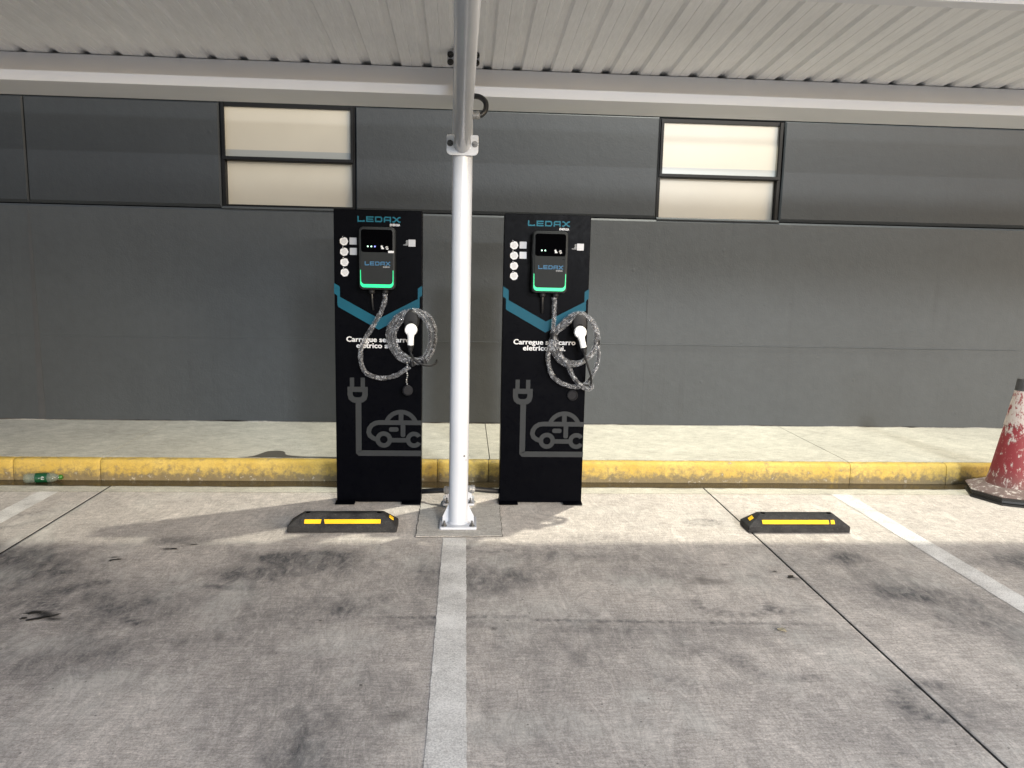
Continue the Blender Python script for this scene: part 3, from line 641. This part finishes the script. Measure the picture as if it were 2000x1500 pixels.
def totem(cx, label):
    e = empty('charging_totem', (cx, TY, 0)); tag(e, label, 'totem', 'black charging totems either side of the post')
    b = MB().box(-.268, .268, 0, .11, .006, 1.842).build('panel', M['totem_black'], e, bevel=.003)
    for x0 in (-.272, .146):
        MB().poly_x([(-.055,.0055),(-.055,.009),(-.001,.016),(.0,.0055)], x0, x0+.122).build('foot_plate', M['totem_black'], e)
        MB().box(x0, x0+.122, .0, .10, .0052, .0058).build('foot_plate', M['totem_black'], e)
    o = -.0012
    ch = [(-.2695,1.396),(-.240,1.379),(-.234,1.371),(-.234,1.312),(.004,1.182),(.243,1.308),(.243,1.371),(.250,1.378),(.2695,1.388),(.2695,1.330),(.259,1.323),(.254,1.315),(.254,1.256),(.248,1.250),(.002,1.113),(-.244,1.250),(-.250,1.258),(-.250,1.318),(-.256,1.325),(-.2695,1.332)]
    # the band as five quads so that no concave face is needed
    m = MB()
    for q in ([0,1,2,3,17,18,19],[3,4,14,15,16,17],[4,5,11,12,13,14],[5,6,7,8,9,10,11]): m.poly_y([ch[i] for i in q], o)
    m.build('teal_chevron', M['print_teal'], e)
    ledax(MB(), -.124, .132, 1.769, 1.803, o, .0080).build('logo', M['print_logo'], e)
    text_mb('ENERGIA', .0185, .102, 1.748, o, .0006, sx=.82).build('logo_subtitle', M['print_white'], e)
    for k, z in enumerate((1.650, 1.587, 1.524, 1.462)):
        x = -.2065+.001*k; s = MB().poly_y(heptagon(x, z, .0265), o).build('instruction_sticker', M['print_white'], e)
        c = MB().poly_y([(x-.0075+.0075*math.cos(R(a)), z+.026+.0075*math.sin(R(a))) for a in range(0, 360, 30)], o-.0003).build('number_disc', M['totem_black'], s)
        text_mb(str(k+1), .011, x-.0075, z+.0222, o-.0006, .0004).build('number', M['print_white'], s)
        m = MB()
        for j, wd in enumerate(((.022, .030, .034, .030, .016), (.016, .030, .036, .028, .022), (.020, .026, .030, .022, .026), (.028, .032, .036, .026, .014))[k]):
            zz = z+.010-.0062*j; xx = -wd/2
            while xx < wd/2-.002:
                q = random.uniform(.003, .007); m.poly_y([(x+xx, zz), (x+min(xx+q, wd/2), zz), (x+min(xx+q, wd/2), zz+.0028), (x+xx, zz+.0028)], o-.0003); xx += q+.0015
        m.build('sticker_text', M['print_text_grey'], s)
    s = MB().poly_y(rrect(-.150, 1.590, .043, .042, .002, 2), o).build('blank_sticker', M['print_white' if cx > 0 else 'print_silver'], e)
    MB().poly_y(rrect(-.151, 1.652, .043, .042, .002, 2), o).build('blank_sticker', M['print_silver'], e)
    MB().poly_y(rrect(.206, 1.648, .043, .042, .002, 2), o).build('blank_sticker', M['print_silver'], e)
    m = MB()
    for j in range(5):
        zz = 1.660-.0065*j; wd = (.010, .012, .010, .014, .028)[j]; m.poly_y([(.181-wd, zz), (.181, zz), (.181, zz+.0042), (.181-wd, zz+.0042)], o)
    m.build('side_text', M['print_text_grey'], e)
    text_mb('Carregue seu carro', .0450, -.001, 1.037, o, .0007, spacing=1.03, width=.392, heavy=.0008).build('slogan', M['print_white'], e)
    text_mb('eletrico aqui.', .0450, -.002, .999, o, .0007, spacing=1.03, width=.268, heavy=.0008).build('slogan', M['print_white'], e)
    # plug, lead and car pictogram
    m = MB()
    for x in (-.1655, -.0985): m.poly_y([(x-.0135, .745), (x+.0135, .745), (x+.0135, .811), (x-.0135, .811)], o-.0002)
    out = [(-.194,.753),(-.068,.753),(-.068,.700),(-.076,.672),(-.096,.655),(-.115,.650),(-.147,.650),(-.166,.655),(-.186,.672),(-.194,.700)]
    inn = [(-.162,.720),(-.102,.720),(-.102,.706),(-.106,.694),(-.114,.688),(-.122,.686),(-.140,.686),(-.150,.688),(-.158,.694),(-.162,.706)]
    vs = [(x, o, z) for x, z in out+inn]; m.add(vs, [(i, (i+1) % 10, 10+(i+1) % 10, 10+i) for i in range(10)]); m.build('plug_pictogram', M['print_grey'], e)
    m = MB(); m.strip([(-.1265, .651), (-.1265, .334), (-.1195, .327), (.2685, .327)], .036, o); m.build('lead_pictogram', M['print_grey'], e)
    m = MB(); k = [0]
    def yy(): k[0] += 1; return o-.00012*k[0]
    ring_mb(m, .031, .416, .024, .053, yy()); ring_mb(m, .222, .416, .024, .0525, yy(), 32, 330)
    ring_mb(m, .140, .498, .083, .111, yy(), 22, 158)
    m.poly_y([(-.0, .511), (.2685, .511), (.2685, .541), (-.0, .541)], yy())
    nose = [(.002,.526),(-.022,.522),(-.044,.508),(-.060,.485),(-.064,.462),(-.056,.440),(-.036,.425),(-.012,.416)]
    m.strip(nose, .029, yy())
    m.poly_y([(.125, .520), (.155, .520), (.155, .595), (.125, .595)], yy()); m.poly_y(rrect(.152, .482, .030, .098, .012, 3), yy())
    m.poly_y(rrect(.094, .482, .060, .029, .012, 4), yy()); m.poly_y([(.078, .398), (.176, .398), (.176, .427), (.078, .427)], yy())
    m.build('car_pictogram', M['print_grey'], e)
    # holster for the plug
    h = MB(); z0 = 1.1105; hx = .207
    def ov(s, y): return [(hx+s*.047*math.cos(R(a)), y, 1.178+s*(.066 if math.sin(R(a)) > 0 else .060)*math.copysign(abs(math.sin(R(a)))**.85, math.sin(R(a)))) for a in range(0, 360, 12)]
    h.loft([ov(1, -.0005), ov(1.0, -.062), ov(.96, -.078), ov(.84, -.088), ov(.55, -.092)]); h.build('holster', M['rubber_black'], e, smooth=True)
    MB().box(hx-.014, hx+.014, -.0935, -.0925, 1.1695, 1.1735).build('holster_slot', M['screen_black'], e)
    return e
T1 = totem(-.536, 'black charging totem with rubber cap dangling on a chain')
T2 = totem(.5045, 'black charging totem with round cap against its panel and double looped cable')

# wall boxes
def charger(cx, label, full):
    e = empty('wallbox_charger', (cx, TY-.0015, 1.362)); tag(e, label, 'charger', 'wallbox chargers on the totems')
    w, h = .216, .374; zc = h/2
    def rr(s, y, ww=w, hh=h, r=.026): return [(x, y, z) for x, z in rrect(0, zc, ww-s*2, hh-s*2, max(.004, r-s), 5)]
    m = MB().loft([rr(.004, 0), rr(0, -.006), rr(0, -.082), rr(.003, -.090), rr(.010, -.0935)]); m.build('housing', M['charger_grey'], e, smooth=True)
    f = MB().loft([[(x, -.0937, z) for x, z in rrect(0, zc, .190, .346, .018, 4)], [(x, -.0975, z) for x, z in rrect(0, zc, .188, .344, .017, 4)]]); fp = f.build('front_panel', M['charger_face'], e)
    MB().loft([[(x, -.0977, z) for x, z in rrect(0, .291, .186, .134, .014, 4)], [(x, -.0992, z) for x, z in rrect(0, .291, .184, .132, .013, 4)]]).build('display', M['screen_black'], e)
    # U shaped status light with a thick bottom bar
    m = MB(); y = -.0985; out = [(-.099, .118)]; inn = [(-.0955, .118)]
    for k in range(9):
        a = R(180+90*k/8); out.append((-.075+.024*math.cos(a), .038+.024*math.sin(a))); inn.append((-.073+.0215*math.cos(a)*1.0, .054+.0205*math.sin(a)))
    for k in range(9):
        a = R(270+90*k/8); out.append((.075+.024*math.cos(a), .038+.024*math.sin(a))); inn.append((.073+.0215*math.cos(a), .054+.0205*math.sin(a)))
    out.append((.099, .118)); inn.append((.0955, .118)); n = len(out)
    m.add([(x, y, z) for x, z in out+inn], [(i, i+1, n+i+1, n+i) for i in range(n-1)]); m.build('status_light', M['led_green'], e)
    for x, mt in ((-.053, 'led_pale'), (-.032, 'led_pale'), (-.011, 'led_blue'))[:3 if full else 2]:
        MB().poly_y([(x+.0042*math.cos(R(a)), .258+.0042*math.sin(R(a))) for a in range(0, 360, 30)], -.0996).build('indicator_led', M[mt], e)
    m = MB(); y = -.0996
    m.poly_y([(.030+.0062*math.cos(R(a)), .2585+.0062*math.sin(R(a))) for a in range(0, 360, 30)], y); m.poly_y([(.026,.244),(.043,.244),(.043,.249),(.036,.256),(.029,.253)], y-.0002)
    m.build('touch_icon', M['led_pale'] if False else M['print_white'], e)
    m = MB(); ring_mb(m, .060, .252, .003, .0085, y, 20, 170, 10); ring_mb(m, .062, .250, .003, .0085, y, 200, 350, 10); m.build('touch_icon', M['print_white'], e)
    ledax(MB(), -.072, .078, .146, .169, -.0979, .0050).build('logo', M['print_logo_small'], e)
    text_mb('ENERGIA', .0125, .057, .133, -.0979, .0003, sx=.8).build('logo_subtitle', M['print_text_grey'], e)
    if full: MB().poly_y(rrect(.085, .228, .034, .013, .001, 2), -.1000).build('white_tag', M['print_white'], e)
    else: MB().poly_y([(.074,.205),(.088,.204),(.088,.2065),(.074,.2075)], -.0979).build('scratch', M['screen_black'], e)
    # cable glands below and the short supply lead
    for x in (-.036, .046): MB().lathe([(.019, 0), (.019, -.016), (.013, -.026)], (x, -.045, .0), n=16).build('cable_gland', M['rubber_black'], e)
    MB().tube(catmull([(-.036,-.045,-.02),(-.035,-.044,-.06),(-.033,-.030,-.10),(-.032,-.008,-.125)], .01), .006, 8).build('supply_lead', M['conduit_black'], e, smooth=True)
    return e
charger(-.533, 'dark grey wallbox with three lit dots and a white tag below its display', True)
charger(.514, 'dark grey wallbox with two lit dots and scratch below its display', False)

# cables
def wrap_tube(path, r, seed):
    P = catmull(path, .006); k = len(P); n = 12; rad = []
    for i in range(k):
        rad.append([r*(.72+.65*float(fbm(np.array([i*.22+seed]), np.array([j*1.3+seed*.7]), 3, seed)[0])) for j in range(n)])
    return MB().tube(P, rad, n)
def circ_close(pts): return pts+pts[:1]
def cable(cx, label, runs, black, conn_top, conn_end, straps, r=.0142):
    e = empty('charging_cable', (cx, TY, 0)); tag(e, label, 'cable', 'plastic wrapped charging cables')
    for i, run in enumerate(runs):
        MB().tube(catmull(run, .01), r*.55, 10).build('cable_run', M['rubber_black'], e, smooth=True)
        wrap_tube(run, r, 3+i*5).build('plastic_wrap', M['plastic_wrap'], e, smooth=True)
    MB().tube(catmull(black, .008), .0068, 10).build('cable_end', M['rubber_black'], e, smooth=True)
    (x, z), (x2, z2) = conn_top, conn_end
    m = MB(); yb = -.094
    m.lathe([(.020, .0), (.036, .002), (.038, .010), (.038, .030), (.034, .040), (.022, .045), (.006, .046)], (x, yb, z), (0,-1,0), 28)
    hd = m.build('connector_head', M['connector_white'], e, smooth=True)
    P = [Vector((x, yb-.022, z+.012)), Vector((x+(x2-x)*.12, yb-.030, z-.020)), Vector((x+(x2-x)*.45, yb-.026, z+(z2-z)*.5)), Vector((x2, yb-.018, z2))]
    P = catmull(P, .012); rad = [.029-.010*min(1, i/(len(P)*.45)) for i in range(len(P))]; rad[0] = .012; rad[1] = .022
    MB().tube(P, rad, 20).build('connector_handle', M['connector_white'], e, smooth=True)
    d = Vector((x2-x, 0, z2-z)).normalized()
    MB().lathe([(.0205, -.002), (.0205, .010), (.016, .013), (.017, .018), (.013, .021), (.014, .027), (.010, .040)], (x2, yb-.018, z2), d, 18).build('strain_relief', M['rubber_black'], e, smooth=True)
    for (a, b, w) in straps:
        MB().tube([Vector(a), Vector(a).lerp(Vector(b), .5), Vector(b)], w, 14).build('strap', M['rubber_black'], e, smooth=True)
    return e
def Yd(pts, ys):
    n = len(pts); return [(x, ys[0]+(ys[1]-ys[0])*i/(n-1) if len(ys) == 2 else ys[i], z) for i, (x, z) in enumerate(pts)]
main1 = [(.047,1.339),(.044,1.29),(.027,1.242),(.003,1.195),(-.027,1.137),(-.066,1.074),(-.098,1.001),(-.105,.948),(-.091,.880),(-.053,.837),(.029,.818),(.106,.834),(.158,.864),(.197,.894)]
loop1 = [(.205,1.240),(.139,1.217),(.084,1.158),(.064,1.095),(.074,1.028),(.108,.966),(.160,.927),(.216,.914),(.288,.922),(.332,.979),(.350,1.042),(.350,1.120),(.326,1.187),(.273,1.229),(.210,1.243)]
loop2 = [(.200,1.238),(.154,1.186),(.118,1.135),(.104,1.077),(.118,1.019),(.163,.962),(.226,.936),(.284,.952),(.314,1.003),(.324,1.076),(.313,1.148),(.276,1.200),(.215,1.240)]
loop3 = [(.200,1.232),(.140,1.196),(.096,1.120),(.088,1.050),(.125,.975),(.190,.930),(.262,.934)]
black1 = [(.2055,-.112,.99),(.212,-.115,.972),(.235,-.118,.938),(.274,-.112,.914),(.322,-.095,.905),(.358,-.075,.916),(.366,-.060,.936)]
c1 = cable(-.536, 'wrapped charging cable in one big drooping bight beside a round coil',
      [Yd(main1, (-.046, -.060)), Yd(loop1, (-.040, -.046)), Yd(loop2, (-.070, -.066)), Yd(loop3, (-.058, -.052))], black1, (.209, 1.125), (.2065, 1.030),
      [((.272,-.055,.955), (.292,-.060,.905), .017), ((.205,-.06,.965), (.215,-.06,.895), .014)])
# dangling dust cap on its chain
m = MB()
for i in range(11):
    z = .918-.0135*i; x = .181+.003*math.sin(i*1.3); m.lathe([(.0015, -.006), (.0048, -.003), (.0048, .003), (.0015, .006)], (x, -.062, z), (math.sin(i*2.1)*.5, 0, 1), 8)
m.build('chain', M['chain_silver'], c1, smooth=True)
MB().lathe([(.010, -.012), (.031, -.010), (.033, -.004), (.033, .012), (.027, .018), (.008, .019)], (.183, -.058, .742), (.45,-1,.2), 22).build('dust_cap', M['cap_grey'], c1, smooth=True)
loopA = [(.050,1.100),(.037,1.048),(.054,.990),(.105,.931),(.179,.915),(.252,.945),(.309,1.005),(.329,1.063),(.321,1.136),(.283,1.199),(.207,1.243),(.135,1.211),(.073,1.147),(.052,1.108)]
loopA2 = [(.052,1.098),(.060,1.030),(.090,.975),(.150,.938),(.215,.937),(.270,.975),(.306,1.035),(.312,1.090),(.300,1.150),(.262,1.205),(.200,1.232),(.145,1.190),(.085,1.140),(.050,1.105)]
loopB = [(.045,1.098),(.019,.999),(.024,.911),(.056,.838),(.122,.795),(.199,.776),(.258,.795),(.308,.870),(.334,.954),(.328,1.053)]
tail = [(.060,1.080),(.098,.975),(.143,.910),(.172,.853),(.210,.806),(.262,.768),(.298,.778),(.290,.800)]
black2 = [(.238,-.112,.992),(.243,-.115,.972),(.263,-.112,.914),(.284,-.102,.855),(.291,-.085,.800),(.282,-.070,.765)]
down2 = [(.046,1.338),(.050,1.267),(.047,1.195),(.046,1.136),(.048,1.102)]
c2 = cable(.5045, 'wrapped charging cable hanging in two loops one below the other',
      [Yd(down2, (-.046, -.058)), Yd(loopA, (-.058, -.050)), Yd(loopA2, (-.078, -.070)), Yd(loopB, (-.052, -.056)), Yd(tail, (-.082, -.078))], black2, (.206, 1.128), (.231, 1.032),
      [((.046,-.062,1.118), (.052,-.062,1.082), .024), ((.322,-.058,1.076), (.323,-.058,1.044), .020), ((.215,-.075,.800), (.285,-.078,.79), .006)])
MB().lathe([(.030, .0), (.034, .003), (.034, .014), (.029, .017), (.027, .012), (.006, .012)], (.186, -.0005, .716), (0,-1,0), 24).build('dust_cap', M['cap_grey'], c2, smooth=True)

# ------------------------------------------------------------------ wheel stops
def wheel_stop(x, y, rz, label, breaks, sticker_end):
    e = empty('wheel_stop', (x, y, .002), rz); tag(e, label, 'wheel stop', 'rubber wheel stops')
    L, Wd, h1, h2 = .614, .150, .036, .098; hx = L/2; tx = hx-.082
    def rg(x0, y0, y1, z): return [(-x0, y0, z), (x0, y0, z), (x0, y1, z), (-x0, y1, z)]
    m = MB().loft([rg(hx, 0, Wd, 0), rg(hx, 0, Wd, h1), rg(tx, .052, Wd-.048, h2)]); m.build('body', M['stop_rubber'], e, bevel=.005)
    sl = Vector((0, .052, h2-h1)).normalized(); nrm = Vector((0, -sl.z, sl.y))
    def on(xv, t, off=.0035): p = Vector((xv, 0, h1))+sl*t+nrm*off; return p
    for (a, b, da, db) in breaks:
        vs = [on(a, .018), on(b, .018), on(b+db, .043), on(a+da, .043)]; lo = [on(a, .018, -.002), on(b, .018, -.002), on(b+db, .043, -.002), on(a+da, .043, -.002)]
        MB().loft([lo, vs]).build('reflective_strip', M['reflective_yellow'], e)
    for sx in (-1, 1):
        MB().lathe([(.0135, 0), (.0135, .0008)], (sx*(tx-.024), .072, h2+.0002), n=18).build('bolt_hole', M['screen_black'], e)
        # small reflective square on each end slope
        a = Vector((sx*hx, 0, h1)); s2 = Vector((-sx*.082, 0, h2-h1)).normalized(); n2 = Vector((sx*s2.z, 0, abs(s2.x)))
        if sx in sticker_end:
            q = [a+Vector((0, yv, 0))+s2*t+n2*.004 for yv, t in ((.058,.030),(.094,.034),(.094,.064),(.058,.060))]
            MB().loft([[v-n2*.006 for v in q], q]).build('reflective_square', M['reflective_yellow'], e)
    return e
wheel_stop(-.681, 4.243, R(.6), 'black rubber wheel stop with broken yellow strip before totem with dangling cap', [(-.213,-.122,0,.003),(-.098,.215,-.006,0)], (1,))
wheel_stop(1.984, 4.243, 0, 'black rubber wheel stop lying across the floor joint by the painted line', [(-.222,.180,0,0),(.190,.215,.004,0)], (-1,))

# ------------------------------------------------------------------ cone
cone = empty('traffic_cone', (3.83, 4.99, .0)); tag(cone, 'faded red and white traffic cone with black tip by the kerb', 'cone')
prof = [(.172,.082),(.165,.100),(.150,.155),(.1255,.30),(.092,.500),(.0905,.508),(.0935,.512),(.0925,.522),(.070,.655),(.052,.762)]
cm = MB().lathe(prof, n=48); cm.v = [(x+.010*z*z, y, z) for x, y, z in cm.v]
cm.build('cone_body', M['cone_red'], cone, smooth=True)
MB().lathe([(.0535,.755),(.052,.775),(.047,.822),(.045,.836),(.038,.838),(.036,.826),(.004,.824)], (.006,0,0), n=32).build('cone_tip', M['cone_tip'], cone, smooth=True)
def octa(r, z, c=.42):
    k = r*c; return [(r, -k, z), (r, k, z), (k, r, z), (-k, r, z), (-r, k, z), (-r, -k, z), (-k, -r, z), (k, -r, z)]
MB().loft([octa(.262, .054), octa(.268, .060), octa(.262, .068), octa(.20, .084), octa(.166, .098)]).build('base_flange', M['cone_base'], cone)
MB().loft([octa(.262, .002), octa(.268, .008), octa(.268, .016), octa(.254, .020), octa(.252, .034), octa(.262, .038), octa(.262, .0535)]).build('rubber_base', M['cone_rubber'], cone)
cone.rotation_euler = (R(.0), R(-.4), R(20))

# ------------------------------------------------------------------ bottle, leaf, scraps
bt = empty('plastic_bottle', (-2.84, 5.245, .004), R(8)); tag(bt, 'clear plastic bottle with green label and green cap lying in gutter water', 'bottle')
b = MB().lathe([(.006,-.118),(.026,-.116),(.032,-.108),(.0335,-.095),(.0325,-.06),(.0325,.020),(.0335,.040),(.031,.060),(.023,.080),(.015,.092),(.0135,.100),(.0135,.104)], (0,0,.0335), (1,0,0), 28)
b.build('bottle_body', M['bottle_plastic'], bt, smooth=True)
lb = MB().lathe([(.0332,-.045),(.0332,.030)], (0,0,.0335), (1,0,0), 28, cap=False).build('bottle_label', M['label_green'], bt, smooth=True)
m = MB(); r_ = .0338
for path in ([(-.004,.55),(.004,.75),(.012,.60),(.004,.45),(-.004,.30),(.006,.12),(.014,.25)], [(-.020,.35),(-.012,.50)]):
    P = [Vector((x, -r_*math.cos(a-.3), .0335+r_*math.sin(a-.3))) for x, a in path]; m.tube(catmull(P, .003), .0016, 5)
m.build('label_mark', M['print_white'], lb)
MB().lathe([(.0155,.098),(.0155,.116),(.014,.118),(.002,.118)], (0,0,.0335), (1,0,0), 20).build('bottle_cap', M['cap_green'], bt, smooth=True)
lf = MB(); pts = [(-.020,0),(-.012,.010),(.0,.0155),(.012,.011),(.022,.0),(.012,-.010),(.0,-.014),(-.012,-.009)]
lf.add([(x, y, .006+.005*abs(y)/.015+.002*math.sin(x*150)) for x, y in pts]+[(x*.98, y*.98, .004+.005*abs(y)/.015+.002*math.sin(x*150)) for x, y in pts]+[(0,0,.004)], [(i, (i+1) % 8, 8+(i+1) % 8, 8+i) for i in range(8)]+[(16, i, (i+1) % 8) for i in range(8)])
leaf = lf.build('dry_leaf', M['dry_leaf'], loc=(1.363, 3.013, .0)); leaf.rotation_euler = (0,0,R(-40)); tag(leaf, 'small pale dry leaf lying on the concrete floor', 'leaf')
# ------------------------------------------------------------------ lamps of the place (outside the frame)
fl = empty('floodlight', (1.9, 6.725, 5.92)); tag(fl, 'grey floodlight fixed high on the building wall', 'floodlight')
MB().box(-.03, .03, -.42, 0, -.03, .03).build('bracket', M['fixture_grey'], fl); MB().box(-.2, .2, -.66, -.35, .031, .10).build('lamp_body', M['fixture_grey'], fl); MB().box(-.18, .18, -.63, -.44, .022, .0305).build('lens', M['lens'], fl)
ms = empty('light_mast', (5.4, -12.5, 0)); tag(ms, 'tall car park light mast', 'light mast')
MB().lathe([(.09, 0), (.05, 7.4)], n=16).build('mast', M['fixture_grey'], ms); MB().box(-.4, .4, -.3, .35, 7.5, 7.62).build('lamp_head', M['fixture_grey'], ms); MB().box(-.35, .35, -.25, .3, 7.488, 7.499).build('lens', M['lens'], ms)
oc = empty('opposite_canopy', (6, -23, 0)); tag(oc, 'opposite canopy with LED batten along its edge', 'canopy')
MB().box(-7, 7, -4, .4, 3.81, 3.88).build('roof', M['gutter_white'], oc); MB().box(-4.5, 4.5, .7, .9, 3.72, 3.77).build('batten', M['fixture_grey'], oc)
MB().box(-4.5, 4.5, .40, .70, 3.765, 3.77).build('batten_bracket', M['fixture_grey'], oc)
for x in (-5, 5): MB().lathe([(.07, 0), (.07, 3.81)], (x, -1.5, 0), n=12).build('post', M['gutter_white'], oc)
